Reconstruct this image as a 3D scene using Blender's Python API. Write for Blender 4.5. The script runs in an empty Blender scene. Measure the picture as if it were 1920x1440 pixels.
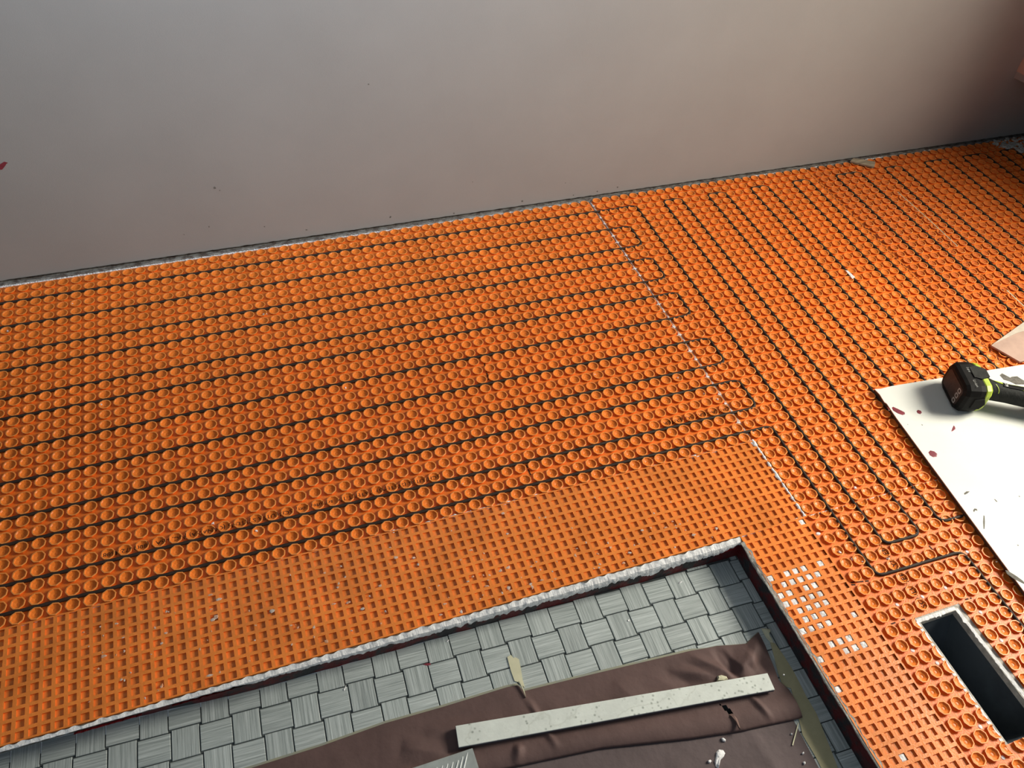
import bpy, bmesh, math, random
import numpy as np
from mathutils import Vector, Matrix, noise
random.seed(7)
C = bpy.context.scene.collection
U = 0.03            # everything is laid out in stud pitches (30 mm); X right along wall, Y towards the viewer, Z up
R_ = math.radians

# ------------------------------------------------------------------ camera, world, lights, exposure
CAM = (-32.5145563, -61.8860967, 46.3100189); ROT = (0.756877923, -0.0638213647, -0.334643630); F = 1546.246
cam = bpy.data.objects.new('camera', bpy.data.cameras.new('camera')); C.objects.link(cam)
cam.location = [c*U for c in CAM]; cam.rotation_euler = ROT
cam.data.sensor_width = 36; cam.data.lens = F/1920*36; cam.data.clip_start = 0.01; cam.data.clip_end = 50
bpy.context.scene.camera = cam

world = bpy.data.worlds.new('world'); bpy.context.scene.world = world; world.use_nodes = True
bgn = world.node_tree.nodes['Background']
bgn.inputs[0].default_value = (0.74, 0.87, 1.0, 1); bgn.inputs[1].default_value = 0.11

def area(name, loc, target, sx, sy, power, col):
    l = bpy.data.lights.new(name, 'AREA'); l.shape = 'RECTANGLE'; l.size = sx; l.size_y = sy; l.energy = power; l.color = col
    o = bpy.data.objects.new(name, l); C.objects.link(o); o.location = loc
    o.rotation_euler = (Vector(target)-Vector(loc)).to_track_quat('-Z', 'Y').to_euler(); return o
WT = (30, 60)                                        # window span along the right-hand wall, in stud pitches from the corner
_wm = ((49.06+.233*45+.972*6.4)*U, -(-.6+.972*45-.233*6.4)*U, 44*U)
area('window_daylight', _wm, (_wm[0]-.972, _wm[1]-.233, _wm[2]-.25), 0.88, 1.0, 126, (1.0, 0.94, 0.81))
_w = area('added_wall_fill', (-0.75, -0.95, 1.95), (-0.75, 0.0, 1.15), 1.7, 0.25, 7.5, (0.62, 0.80, 1.0)); _w.data.spread = R_(80)  # added fill to brighten the upper wall, no known lamp there
area('added_rear_fill', (-1.3, -3.0, 1.9), (-0.8, -0.9, 0.0), 0.9, 1.2, 6, (0.76, 0.88, 1.0))  # added cool fill from behind left for riser mortar and drill front

sc = bpy.context.scene
sc.view_settings.view_transform = 'Standard'; sc.view_settings.look = 'None'
sc.view_settings.gamma = 1; sc.view_settings.use_curve_mapping = False
sc.view_settings.exposure = 0.0

# ------------------------------------------------------------------ helpers
def V(X, Y, Z=0.0): return (X*U, -Y*U, Z*U)
_R = np.array(Matrix.LocRotScale(None, __import__('mathutils').Euler(ROT), None).to_3x3())
def at(u, v, z=0.0):
    d = _R @ np.array([(u-960)/F, -(v-720)/F, -1.0]); s = (z-CAM[2])/d[2]
    return (CAM[0]+s*d[0], -(CAM[1]+s*d[1]))
def onwall(u, v):
    d = _R @ np.array([(u-960)/F, -(v-720)/F, -1.0]); k = .0061
    # wall face: Y = -.47 + k*(X+7.7)
    s = (.47+k*7.7*-1 - CAM[1] - k*CAM[0] + 2*0) ; a = d[1]+k*d[0]
    s = (-(-.47+k*7.7) - CAM[1] - k*CAM[0])/a
    return (CAM[0]+s*d[0], CAM[2]+s*d[2])
def wallY(X): return -.47+.0061*(X+7.7)
def pix(X, Y, Z=0.0):
    c = (np.array([X, -Y, Z])-np.array(CAM)) @ _R
    return (960+F*c[0]/-c[2], 720-F*c[1]/-c[2]) if c[2] < 0 else (-9999, -9999)

def link(name, me, mat=None, parent=None, loc=(0, 0, 0), label=None):
    o = bpy.data.objects.new(name, me); C.objects.link(o); o.location = loc
    if mat is not None and not me.materials: me.materials.append(mat)
    if parent: o.parent = parent
    if label: o['label'] = label
    return o
def off(parent):
    v = Vector((0, 0, 0))
    while parent is not None: v += parent.location; parent = parent.parent
    return v
def mesh(name, verts, faces, mat, parent=None, label=None, smooth=False, recalc=True):
    """verts in metres, world space"""
    d = off(parent); me = bpy.data.meshes.new(name)
    me.from_pydata([tuple(Vector(v)-d) for v in verts], [], faces)
    if recalc:
        bm = bmesh.new(); bm.from_mesh(me); bmesh.ops.recalc_face_normals(bm, faces=bm.faces); bm.to_mesh(me); bm.free()
    if smooth: me.polygons.foreach_set('use_smooth', [True]*len(me.polygons))
    me.update(); return link(name, me, mat, parent, label=label)
def big(name, v, f, mat, parent=None, smooth=False, kind=None):
    """numpy verts in metres (n,3), faces list or array of quads"""
    d = np.array(off(parent)); me = bpy.data.meshes.new(name)
    me.from_pydata((v-d).tolist(), [], f.tolist() if hasattr(f, 'tolist') else f)
    if smooth: me.polygons.foreach_set('use_smooth', [True]*len(me.polygons))
    o = link(name, me, mat, parent)
    if kind: o['kind'] = kind
    return o
def thing(name, label, cat, loc=(0, 0, 0), group=None):
    o = bpy.data.objects.new(name, None); C.objects.link(o); o.location = loc; o.empty_display_size = .02
    o['label'] = label; o['category'] = cat
    if group: o['group'] = group
    return o
def tag(o, label, cat, group=None):
    o['label'] = label; o['category'] = cat
    if group: o['group'] = group
    return o
def prism(pts, z0, z1):
    n = len(pts); v = [V(x, y, z0) for x, y in pts]+[V(x, y, z1) for x, y in pts]
    f = [list(range(n)), list(range(n, 2*n))]+[[i, (i+1) % n, n+(i+1) % n, n+i] for i in range(n)]
    return v, f
def box(x0, x1, y0, y1, z0, z1): return prism([(x0, y0), (x1, y0), (x1, y1), (x0, y1)], z0, z1)
def joinvf(parts):
    V_, F_ = [], []
    for v, f in parts:
        o = len(V_); V_ += v; F_ += [[i+o for i in q] for q in f]
    return V_, F_
def blob(pts, z, h=.03, jit=0.0):
    """low domed patch from an outline"""
    cx = sum(p[0] for p in pts)/len(pts); cy = sum(p[1] for p in pts)/len(pts); n = len(pts)
    v = [V(x, y, z) for x, y in pts]+[V(cx+(x-cx)*.72, cy+(y-cy)*.72, z+h*(1+random.uniform(-jit, jit))) for x, y in pts]+[V(cx, cy, z+h*1.15)]
    f = [[i, (i+1) % n, n+(i+1) % n, n+i] for i in range(n)]+[[n+i, n+(i+1) % n, 2*n] for i in range(n)]+[list(range(n))]
    return v, f
def rag(cx, cy, r, n=9, j=.35, sx=1, sy=1, rot=0):
    o = []
    for i in range(n):
        a = 2*math.pi*i/n; q = r*(1+random.uniform(-j, j)); x, y = q*math.cos(a)*sx, q*math.sin(a)*sy
        o.append((cx+x*math.cos(rot)-y*math.sin(rot), cy+x*math.sin(rot)+y*math.cos(rot)))
    return o

# ------------------------------------------------------------------ materials
def mat(name, col, rough=.6, spec=.4, noise_s=None, amt=.15, bump=0., bump_s=None, col2=None, coords='Object', stretch=None, lo=.35, hi=.65, sub=0., metal=0.):
    m = bpy.data.materials.new(name); m.use_nodes = True; nt = m.node_tree; b = nt.nodes['Principled BSDF']
    b.inputs['Base Color'].default_value = (*col, 1); b.inputs['Roughness'].default_value = rough
    b.inputs['Specular IOR Level'].default_value = spec; b.inputs['Metallic'].default_value = metal
    if sub:
        b.inputs['Subsurface Weight'].default_value = sub; b.inputs['Subsurface Radius'].default_value = (.006, .002, .0005); b.inputs['Subsurface Scale'].default_value = 1
    tc = nt.nodes.new('ShaderNodeTexCoord'); src = tc.outputs[coords]
    if stretch:
        mp = nt.nodes.new('ShaderNodeMapping'); mp.inputs['Scale'].default_value = stretch; nt.links.new(src, mp.inputs[0]); src = mp.outputs[0]
    if noise_s:
        n = nt.nodes.new('ShaderNodeTexNoise'); n.inputs['Scale'].default_value = noise_s; n.inputs['Detail'].default_value = 6; n.inputs['Roughness'].default_value = .62
        nt.links.new(src, n.inputs['Vector'])
        r = nt.nodes.new('ShaderNodeValToRGB'); c2 = col2 if col2 else tuple(c*(1-amt) for c in col)
        r.color_ramp.elements[0].position = lo; r.color_ramp.elements[1].position = hi
        r.color_ramp.elements[0].color = (*c2, 1); r.color_ramp.elements[1].color = (*(col if col2 else tuple(min(1, c*(1+amt)) for c in col)), 1)
        nt.links.new(n.outputs['Fac'], r.inputs[0]); nt.links.new(r.outputs[0], b.inputs['Base Color'])
    if bump:
        n2 = nt.nodes.new('ShaderNodeTexNoise'); n2.inputs['Scale'].default_value = bump_s or 200; n2.inputs['Detail'].default_value = 5
        nt.links.new(src, n2.inputs['Vector'])
        bp = nt.nodes.new('ShaderNodeBump'); bp.inputs['Strength'].default_value = bump; bp.inputs['Distance'].default_value = .002
        nt.links.new(n2.outputs['Fac'], bp.inputs['Height']); nt.links.new(bp.outputs[0], b.inputs['Normal'])
    return m
M = {}
M['orange'] = mat('orange_polypropylene', (.86, .215, .024), .42, .32, 6, .10, .12, 420)
M['orange_dusty'] = mat('dusty_orange_polypropylene', (.78, .195, .030), .7, .2, 7, .12, .15, 420, col2=(.62, .14, .025))
M['orange_rim'] = mat('highlit_orange_rim', (.92, .33, .075), .38, .4, 30, .08)  # rim highlight put into the colour, paler than the rest of the stud
M['orange_flat'] = mat('orange_membrane_sheet', (.84, .195, .023), .42, .4, 9, .12, .25, 300)
M['orange_grid'] = mat('orange_grid_membrane', (.86, .25, .042), .32, .5, 11, .13, .18, 260)
M['cable'] = mat('dark_brown_cable_jacket', (.042, .029, .022), .6, .2, 30, .25)
M['mortar'] = mat('white_thinset', (.84, .84, .84), .85, .15, 60, .14, .9, 130)
M['mortar_smear'] = mat('thin_grey_thinset_smear', (.62, .52, .45), .7, .2, 40, .2, .6, 200, col2=(.72, .30, .12), lo=.36, hi=.56)
M['mortar_grey'] = mat('grey_mortar_residue', (.30, .28, .25), .9, .1, 50, .3, 1.0, 160, col2=(.13, .10, .085), lo=.4, hi=.6)
M['glue'] = mat('clear_sealant', (.55, .46, .38), .25, .6, 30, .25, .5, 150)
M['subfloor'] = mat('grey_subfloor_board', (.20, .19, .17), .9, .1, 30, .3, .6, 160)
M['riser'] = mat('maroon_painted_riser', (.13, .014, .016), .5, .3, 26, .3, .9, 120, col2=(.035, .033, .036), lo=.44, hi=.56)
M['grout'] = mat('dark_grout', (.075, .085, .085), .9, .1, 80, .2)
M['drywall'] = mat('paper_faced_drywall', (.35, .335, .315), .88, .15, 3, .035, .10, 500)
M['drywall_pink'] = mat('pinkish_drywall_paper', (.52, .36, .29), .85, .15, 20, .1)
M['drywall_edge'] = mat('drywall_edge_paper', (.60, .53, .44), .85, .15, 25, .1)
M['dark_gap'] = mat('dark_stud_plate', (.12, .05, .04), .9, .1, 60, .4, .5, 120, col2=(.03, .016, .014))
M['board'] = mat('white_melamine', (.77, .78, .73), .5, .35, 8, .03)
M['board_edge'] = mat('shaded_board_edge', (.075, .055, .04), .8, .2, 80, .2)  # shade along the underside of the board put into the edge colour
M['redpaint'] = mat('dried_red_paint', (.22, .035, .05), .35, .5, 90, .15)
M['grime'] = mat('grey_grime', (.16, .15, .13), .8, .2, 120, .3)
M['paper'] = mat('brown_kraft_paper', (.118, .072, .066), .72, .3, 14, .10, .35, 90)
M['paper_low'] = mat('grey_brown_kraft_paper', (.118, .088, .088), .74, .3, 10, .14, .35, 90)
M['tape'] = mat('masking_tape', (.46, .42, .25), .6, .35, 30, .08, .3, 140)
M['tape_pale'] = mat('pale_masking_tape', (.62, .60, .42), .6, .3, 30, .06)
M['black'] = mat('black_plastic', (.008, .008, .0078), .62, .12, 40, .3, .1, 300)
M['rubber'] = mat('black_rubber_grip', (.024, .025, .023), .75, .2, 50, .3, .5, 260)
M['label_dark'] = mat('dark_brown_label', (.042, .030, .027), .6, .25, 60, .2)
M['lime'] = mat('lime_green_plastic', (.40, .52, .05), .45, .45, 30, .08)
M['grey_print'] = mat('pale_grey_print', (.35, .35, .33), .6, .3)
M['white_print'] = mat('white_print', (.75, .75, .72), .6, .3)
M['ink'] = mat('black_ink', (.045, .018, .010), .7, .2)
M['duct'] = mat('dark_sheet_metal', (.10, .12, .14), .38, .6, 8, .3, .1, 60, metal=.5)
M['cement'] = mat('cut_cement_edge', (.50, .48, .43), .9, .1, 60, .25, 1.0, 170)
M['wood'] = mat('weathered_wood', (.36, .29, .20), .8, .2, 20, .25, .3, 80, stretch=(1, 6, 6))
M['paint_frame'] = mat('white_painted_wood', (.7, .69, .66), .6, .3)
M['steel'] = mat('steel', (.4, .4, .4), .3, .5, metal=1.)

# stone strip: pale with specks and veins
def stone():
    m = mat('pale_speckled_porcelain', (.70, .74, .69), .5, .35, 30, .07, .1, 200); nt = m.node_tree; b = nt.nodes['Principled BSDF']
    tc = nt.nodes.new('ShaderNodeTexCoord'); v = nt.nodes.new('ShaderNodeTexVoronoi'); v.inputs['Scale'].default_value = 120
    nt.links.new(tc.outputs['Object'], v.inputs['Vector'])
    r = nt.nodes.new('ShaderNodeValToRGB'); r.color_ramp.elements[0].position = .12; r.color_ramp.elements[1].position = .34
    r.color_ramp.elements[0].color = (.52, .54, .52, 1); r.color_ramp.elements[1].color = (1, 1, 1, 1)
    nt.links.new(v.outputs['Distance'], r.inputs[0])
    n = nt.nodes.new('ShaderNodeTexNoise'); n.inputs['Scale'].default_value = 40; nt.links.new(tc.outputs['Object'], n.inputs['Vector'])
    r2 = nt.nodes.new('ShaderNodeValToRGB'); r2.color_ramp.elements[0].position = .47; r2.color_ramp.elements[1].position = .54
    nt.links.new(n.outputs['Fac'], r2.inputs[0])
    w = nt.nodes.new('ShaderNodeTexNoise'); w.inputs['Scale'].default_value = 5; w.inputs['Detail'].default_value = 8; nt.links.new(tc.outputs['Object'], w.inputs['Vector'])
    r3 = nt.nodes.new('ShaderNodeValToRGB'); e = r3.color_ramp.elements; e[0].position = .492; e[0].color = (1, 1, 1, 1); e[1].position = .508; e[1].color = (1, 1, 1, 1)
    e2 = r3.color_ramp.elements.new(.5); e2.color = (.84, .84, .82, 1)
    nt.links.new(w.outputs['Fac'], r3.inputs[0])
    mx = nt.nodes.new('ShaderNodeMix'); mx.data_type = 'RGBA'; mx.blend_type = 'MULTIPLY'
    src = b.inputs['Base Color'].links[0].from_socket
    nt.links.new(r2.outputs[0], mx.inputs['Factor']); nt.links.new(src, mx.inputs['A']); nt.links.new(r.outputs[0], mx.inputs['B'])
    mx2 = nt.nodes.new('ShaderNodeMix'); mx2.data_type = 'RGBA'; mx2.blend_type = 'MULTIPLY'; mx2.inputs['Factor'].default_value = .8
    nt.links.new(mx.outputs['Result'], mx2.inputs['A']); nt.links.new(r3.outputs[0], mx2.inputs['B']); nt.links.new(mx2.outputs['Result'], b.inputs['Base Color'])
    return m
M['stone'] = stone()
# striated tile, streaks run along local x, different on every tile
def tilemat():
    m = bpy.data.materials.new('striated_grey_porcelain'); m.use_nodes = True; nt = m.node_tree; b = nt.nodes['Principled BSDF']
    b.inputs['Roughness'].default_value = .5; b.inputs['Specular IOR Level'].default_value = .35
    tc = nt.nodes.new('ShaderNodeTexCoord'); oi = nt.nodes.new('ShaderNodeObjectInfo'); mp = nt.nodes.new('ShaderNodeMapping')
    mp.inputs['Scale'].default_value = (7, 420, 40); cb = nt.nodes.new('ShaderNodeMath'); cb.operation = 'MULTIPLY'; cb.inputs[1].default_value = 97
    nt.links.new(oi.outputs['Random'], cb.inputs[0]); nt.links.new(tc.outputs['Object'], mp.inputs['Vector']); nt.links.new(cb.outputs[0], mp.inputs['Location'])
    n = nt.nodes.new('ShaderNodeTexNoise'); n.inputs['Scale'].default_value = 1; n.inputs['Detail'].default_value = 5; n.inputs['Roughness'].default_value = .75
    nt.links.new(mp.outputs[0], n.inputs['Vector'])
    r = nt.nodes.new('ShaderNodeValToRGB'); e = r.color_ramp.elements; e[0].position = .30; e[0].color = (.20, .23, .225, 1); e[1].position = .70; e[1].color = (.62, .67, .66, 1)
    e2 = r.color_ramp.elements.new(.5); e2.color = (.41, .455, .445, 1)
    nt.links.new(n.outputs['Fac'], r.inputs[0])
    mr = nt.nodes.new('ShaderNodeMapRange'); mr.inputs['To Min'].default_value = .93; mr.inputs['To Max'].default_value = 1.07; nt.links.new(oi.outputs['Random'], mr.inputs['Value'])
    hs = nt.nodes.new('ShaderNodeHueSaturation'); nt.links.new(mr.outputs[0], hs.inputs['Value']); nt.links.new(r.outputs[0], hs.inputs['Color']); nt.links.new(hs.outputs[0], b.inputs['Base Color'])
    bp = nt.nodes.new('ShaderNodeBump'); bp.inputs['Strength'].default_value = .25; bp.inputs['Distance'].default_value = .001
    nt.links.new(n.outputs['Fac'], bp.inputs['Height']); nt.links.new(bp.outputs[0], b.inputs['Normal'])
    return m
M['tile'] = tilemat()

# ------------------------------------------------------------------ setting: floor
ZT = -1.6                                              # top of the old tile floor
EY, EX = 39.15, -5.2                                   # edges of the raised floor
floor = bpy.data.objects.new('floor', None); C.objects.link(floor); floor['kind'] = 'structure'
H = [(2.48, 47.61), (6.03, 47.66), (6.05, 55.75), (2.5, 55.75)]
FOOT = [(-66, 38.2), (-50, 38.42), (-44, 38.62), (-37, 39.05), (-22, 39.15), (-12, 39.34), (-5.0, 39.40)]
def foot(x):
    for (a, b), (c, d) in zip(FOOT, FOOT[1:]):
        if x <= c: return b+(d-b)*(x-a)/(c-a)
    return FOOT[-1][1]
v, f = joinvf([box(-66, EX, -4, EY, -.34, -.02), box(-66, EX, -4, 38.1, -1.6, -.34), box(EX, 62, -4, EY, -1.6, -.02), box(EX, 62, EY, 47.6, -1.6, -.02), box(EX, 2.35, 47.6, 55.8, -1.6, -.02), box(6.0, 62, 47.6, 55.8, -1.6, -.02), box(EX, 62, 55.8, 66, -1.6, -.02)])
mesh('subfloor', v, f, M['subfloor'], floor)
v, f = box(-66, EX, EY, 70, ZT-1.2, ZT-.07); mesh('grout_bed', v, f, M['grout'], floor)
def riser(name, a, b, n, nx, ny):
    """slightly rough painted face between two plan points, offset along (nx, ny)"""
    vs, fs = [], []; rows = 6
    for i in range(n+1):
        t = i/n; x = a[0]+(b[0]-a[0])*t; y = a[1]+(b[1]-a[1])*t
        for j in range(rows+1):
            z = -.02+(ZT-.02+.02)*j/rows; w = .04+.05*noise.noise(Vector((x*.9, y*.9, z*2+5)))
            yy = y+ny*w if not ny else EY+(foot(x)-EY)*(j/rows)**.6+w
            vs.append(V(x+nx*w, yy, z))
    for i in range(n):
        for j in range(rows):
            k = i*(rows+1)+j; fs.append([k, k+1, k+rows+2, k+rows+1])
    return mesh(name, vs, fs, M['riser'], floor, smooth=True, recalc=False)
riser('riser', (-66, EY), (EX, EY), 240, 0, 1); riser('riser', (EX, EY), (EX, 66), 110, -1, 0)
# basket-weave tiles
TO = (-37.049, 40.2365); TS = (1.6392, .05496); TL, TW = 1.695, 1.442
tang = math.atan2(TS[1], TS[0])
tm = bpy.data.meshes.new('tile'); bm = bmesh.new(); bmesh.ops.create_cube(bm, size=1)
for q in bm.verts: q.co = Vector((q.co.x*TL*U, q.co.y*TW*U, (q.co.z-.5)*.11*U))
bmesh.ops.bevel(bm, geom=[e for e in bm.edges if all(w.co.z > -.001 for w in e.verts)], offset=.0006, segments=1, affect='EDGES')
bm.to_mesh(tm); bm.free(); tm.materials.append(M['tile'])
for k in range(-14, 20):
    for j in range(-2, 9):
        cx = TO[0]+TS[0]*(k+.5)-TS[1]*(j+.5); cy = TO[1]+TS[1]*(k+.5)+TS[0]*(j+.5)
        if cx > EX+.3 or cx < -54 or cy < foot(cx)-.75 or (j > 3 and cx < -9) : continue
        px, py = pix(cx, cy, ZT)
        if px < -70 or py > 1520 or px > 2000: continue
        if cx > EX-1.0 or cy < foot(cx)+.9:                   # cut tiles along the edges
            hx, hy = (TL/2, TW/2) if (k+j) % 2 == 0 else (TW/2, TL/2)
            x1 = min(cx+hx, EX-.1); y0 = max(cy-hy, foot(cx)+.06)
            if x1-(cx-hx) < .15 or (cy+hy)-y0 < .1: continue
            ca, sa = math.cos(tang), math.sin(tang)
            pts = [(cx+a*ca-b*sa, cy+a*sa+b*ca) for a, b in ((-hx, y0-cy), (x1-cx, y0-cy), (x1-cx, hy), (-hx, hy))]
            me = bpy.data.meshes.new('tile'); rz = -tang+(0 if (k+j) % 2 == 0 else R_(90)); rm = Matrix.Rotation(-rz, 3, 'Z'); c0 = Vector(V(cx, cy, ZT))
            vv, ff = prism(pts, ZT-.11, ZT); me.from_pydata([tuple(rm @ (Vector(q)-c0)) for q in vv], [], ff); me.materials.append(M['tile'])
            bm = bmesh.new(); bm.from_mesh(me); bmesh.ops.recalc_face_normals(bm, faces=bm.faces); bm.to_mesh(me); bm.free()
            o = link('tile', me, None, floor, V(cx, cy, ZT)); o.rotation_euler[2] = rz
            continue
        o = link('tile', tm, None, floor, V(cx, cy, ZT+random.uniform(-.01, .01)))
        o.rotation_euler[2] = -tang+(0 if (k+j) % 2 == 0 else R_(90))
# floor register opening: cut cement edge and duct boot
v, f = joinvf([prism([(2.30, 47.5), (6.15, 47.5), (5.55, 47.95), (2.75, 47.95)], -.5, -.01), prism([(6.15, 47.5), (6.2, 56.2), (5.55, 56.2), (5.55, 47.95)], -.5, -.01),
               prism([(2.3, 47.5), (2.75, 47.95), (2.7, 56.2), (2.35, 56.2)], -.5, -.01)])
mesh('cement_edge', v, f, M['cement'], floor)
mesh('duct_boot', [V(2.6, 47.8, -.4), V(5.75, 47.8, -.4), V(5.75, 55.7, -.4), V(2.6, 55.7, -.4), V(2.9, 49.6, -4.5), V(5.2, 49.6, -4.5), V(5.2, 54.6, -4.5), V(2.9, 54.6, -4.5),
                   V(2.9, 49.6, -9), V(5.2, 49.6, -9), V(5.2, 54.6, -9), V(2.9, 54.6, -9)],
     [[0, 1, 5, 4], [1, 2, 6, 5], [2, 3, 7, 6], [3, 0, 4, 7], [4, 5, 9, 8], [5, 6, 10, 9], [6, 7, 11, 10], [7, 4, 8, 11], [8, 9, 10, 11]], M['duct'], floor, recalc=False)
vs, fs = [], []
for (a, b, n_, dx, dy) in [((2.55, 47.85), (5.6, 47.85), 26, 0, 1), ((5.6, 47.85), (5.72, 55.8), 60, -1, 0), ((2.5, 55.7), (2.55, 47.85), 60, 1, 0)]:
    for i in range(n_):                                  # torn mortar fringe round the opening
        t0, t1 = i/n_, (i+1)/n_; w0 = .05+.22*abs(noise.noise(Vector((i*.37, dx*3., dy*5.)))); w1 = .05+.22*abs(noise.noise(Vector(((i+1)*.37, dx*3., dy*5.))))
        x0, y0, x1, y1 = a[0]+(b[0]-a[0])*t0, a[1]+(b[1]-a[1])*t0, a[0]+(b[0]-a[0])*t1, a[1]+(b[1]-a[1])*t1
        k = len(vs); vs += [V(x0-dx*.14, y0-dy*.14, .03), V(x1-dx*.14, y1-dy*.14, .03), V(x1+dx*w1, y1+dy*w1, .0), V(x0+dx*w0, y0+dy*w0, .0)]; fs.append([k, k+1, k+2, k+3])
mesh('mortar_fringe', vs, fs, M['mortar'], floor, recalc=False)

# ------------------------------------------------------------------ setting: walls
wall = bpy.data.objects.new('wall_back', None); C.objects.link(wall); wall['kind'] = 'structure'
def wallbox(x0, x1, d0, d1, z0, z1):
    return prism([(x0, wallY(x0)+d1), (x1, wallY(x1)+d1), (x1, wallY(x1)+d0), (x0, wallY(x0)+d0)], z0, z1)
# drywall with a slightly chewed bottom edge
vs, fs = [], []; n_ = 500
for i in range(n_+1):
    X = -66+124*i/n_; zb = .30+.05*noise.noise(Vector((X*1.7, 0, 0)))+.03*noise.noise(Vector((X*7, 3, 0)))
    vs += [V(X, wallY(X), zb), V(X, wallY(X), 1.2), V(X, wallY(X), 82), V(X, wallY(X)-.45, zb)]
for i in range(n_):
    k = 4*i; fs += [[k, k+1, k+5, k+4], [k+1, k+2, k+6, k+5], [k, k+4, k+7, k+3]]
mesh('drywall_sheet', vs, fs, M['drywall'], wall)
v, f = wallbox(-66, 58, -1.6, -.5, -.02, 82); mesh('stud_plate', v, f, M['dark_gap'], wall)
vs, fs = [], []; n_ = 620
for i in range(n_+1):
    X = -66+124*i/n_; a = .05+.14*(noise.noise(Vector((X*.9, 7, 0)))+.4*noise.noise(Vector((X*4, 9, 0)))); e = .28+.12*noise.noise(Vector((X*2.1, 1, 4)))
    y0 = wallY(X)
    vs += [V(X, y0-.5, -.01), V(X, y0-.02+a*.6, .0), V(X, y0+.10+e*.5, .10+a*.5), V(X, min(y0+.3+e, .22), .0)]
for i in range(n_):
    k = 4*i; fs += [[k+j, k+j+1, k+j+5, k+j+4] for j in range(3)]
mesh('mortar_bed', vs, fs, M['mortar_grey'], wall, recalc=False)
vs, fs = [], []                                           # whiter ridge of thinset where the membrane starts
for i in range(520):
    X = -55+i*.2; w = .5+.5*noise.noise(Vector((X*.22, 30, 0)))+.25*noise.noise(Vector((X*2.3, 31, 0)))
    if X > -2 and w < .62: continue
    if X > 42: continue
    a, b2 = (.02+.05*w), .05+.12*w; yy = min(wallY(X)+.52, .10)
    v, f = blob(rag(X, yy-.02, .13, 6, .3, 1.2, .35+.6*w), .0, .05+.05*w, .4); o = len(vs); vs += v; fs += [[q+o for q in g] for g in f]
mesh('thinset_ridge', vs, fs, M['mortar'], wall)['kind'] = 'stuff'
vs, fs = [], []
for (u, w_, r) in [(403, 352, .10), (412, 357, .05), (732, 407, .10), (851, 400, .08), (886, 341, .05), (979, 377, .10), (691, 158, .06), (392, 425, .06), (575, 431, .08), (496, 425, .05), (1158, 351, .08), (1120, 359, .07), (1075, 366, .06), (1440, 343, .05), (1602, 302, .06), (1060, 343, .04), (345, 440, .04)]:
    X, Z = onwall(u, w_); p = rag(X, Z, r, 8, .3); y = wallY(X)+.012; k = len(vs)
    vs += [(x*U, -(wallY(x)+.012)*U, z*U) for x, z in p]+[(x*U, -(wallY(x)-.02)*U, z*U) for x, z in p]; fs.append(list(range(k, k+8))); fs += [[k+i, k+(i+1) % 8, k+8+(i+1) % 8, k+8+i] for i in range(8)]
mesh('nail_mark', vs, fs, M['grime'], wall)['kind'] = 'stuff'
p = [onwall(u, w_) for u, w_ in [(0, 308), (8, 303), (15, 305), (12, 307), (9, 312), (4, 318), (0, 318), (-6, 316), (-8, 311)]]; k = len(p)
mesh('paint_splash', [(x*U, -(wallY(x)+.015)*U, z*U) for x, z in p]+[(x*U, -(wallY(x)-.02)*U, z*U) for x, z in p], [list(range(k))]+[[i, (i+1) % k, k+(i+1) % k, k+i] for i in range(k)], M['redpaint'], wall, label='dark red paint splash')

wr = bpy.data.objects.new('wall_right', None); C.objects.link(wr); wr['kind'] = 'structure'
def wrp(t, d=0.): return (49.06+.233*t+d*.972, -.6+.972*t-d*.233)      # runs towards the viewer from the corner
def wrbox(t0, t1, d0, d1, z0, z1): return prism([wrp(t0, d0), wrp(t1, d0), wrp(t1, d1), wrp(t0, d1)], z0, z1)
v, f = joinvf([wrbox(0, 70, 0, .5, 8.45, 26), wrbox(0, WT[0], 0, .5, 26, 62), wrbox(WT[1], 70, 0, .5, 26, 62), wrbox(0, 70, 0, .5, 62, 82)])
mesh('drywall_sheet', v, f, M['drywall_pink'], wr)
v, f = wrbox(0, 70, .12, .6, 7.7, 8.5); mesh('bottom_return', v, f, M['drywall'], wr)
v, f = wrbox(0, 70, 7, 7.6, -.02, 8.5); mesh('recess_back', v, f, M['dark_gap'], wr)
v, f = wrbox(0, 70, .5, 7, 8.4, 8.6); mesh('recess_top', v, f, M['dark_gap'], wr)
win = bpy.data.objects.new('window_1', None); C.objects.link(win); win['kind'] = 'structure'
a_, b_ = WT
v, f = joinvf([wrbox(a_, b_, .5, 6, 25, 26), wrbox(a_, b_, .5, 6, 62, 63), wrbox(a_-1, a_, .5, 6, 25, 63), wrbox(b_, b_+1, .5, 6, 25, 63)]); mesh('shading_jamb', v, f, M['drywall'], win)  # unseen jamb, made deep to shade the right end of the back wall
v, f = joinvf([wrbox(a_, b_, 5, 6, 26, 27.2), wrbox(a_, b_, 5, 6, 60.8, 62), wrbox(a_, a_+1.2, 5, 6, 27.2, 60.8), wrbox(b_-1.2, b_, 5, 6, 27.2, 60.8)])
mesh('window_frame', v, f, M['paint_frame'], win)
v, f = wrbox(a_-1, b_+1, -1.0, 5, 26, 26.5); mesh('window_sill', v, f, M['paint_frame'], win)

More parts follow.
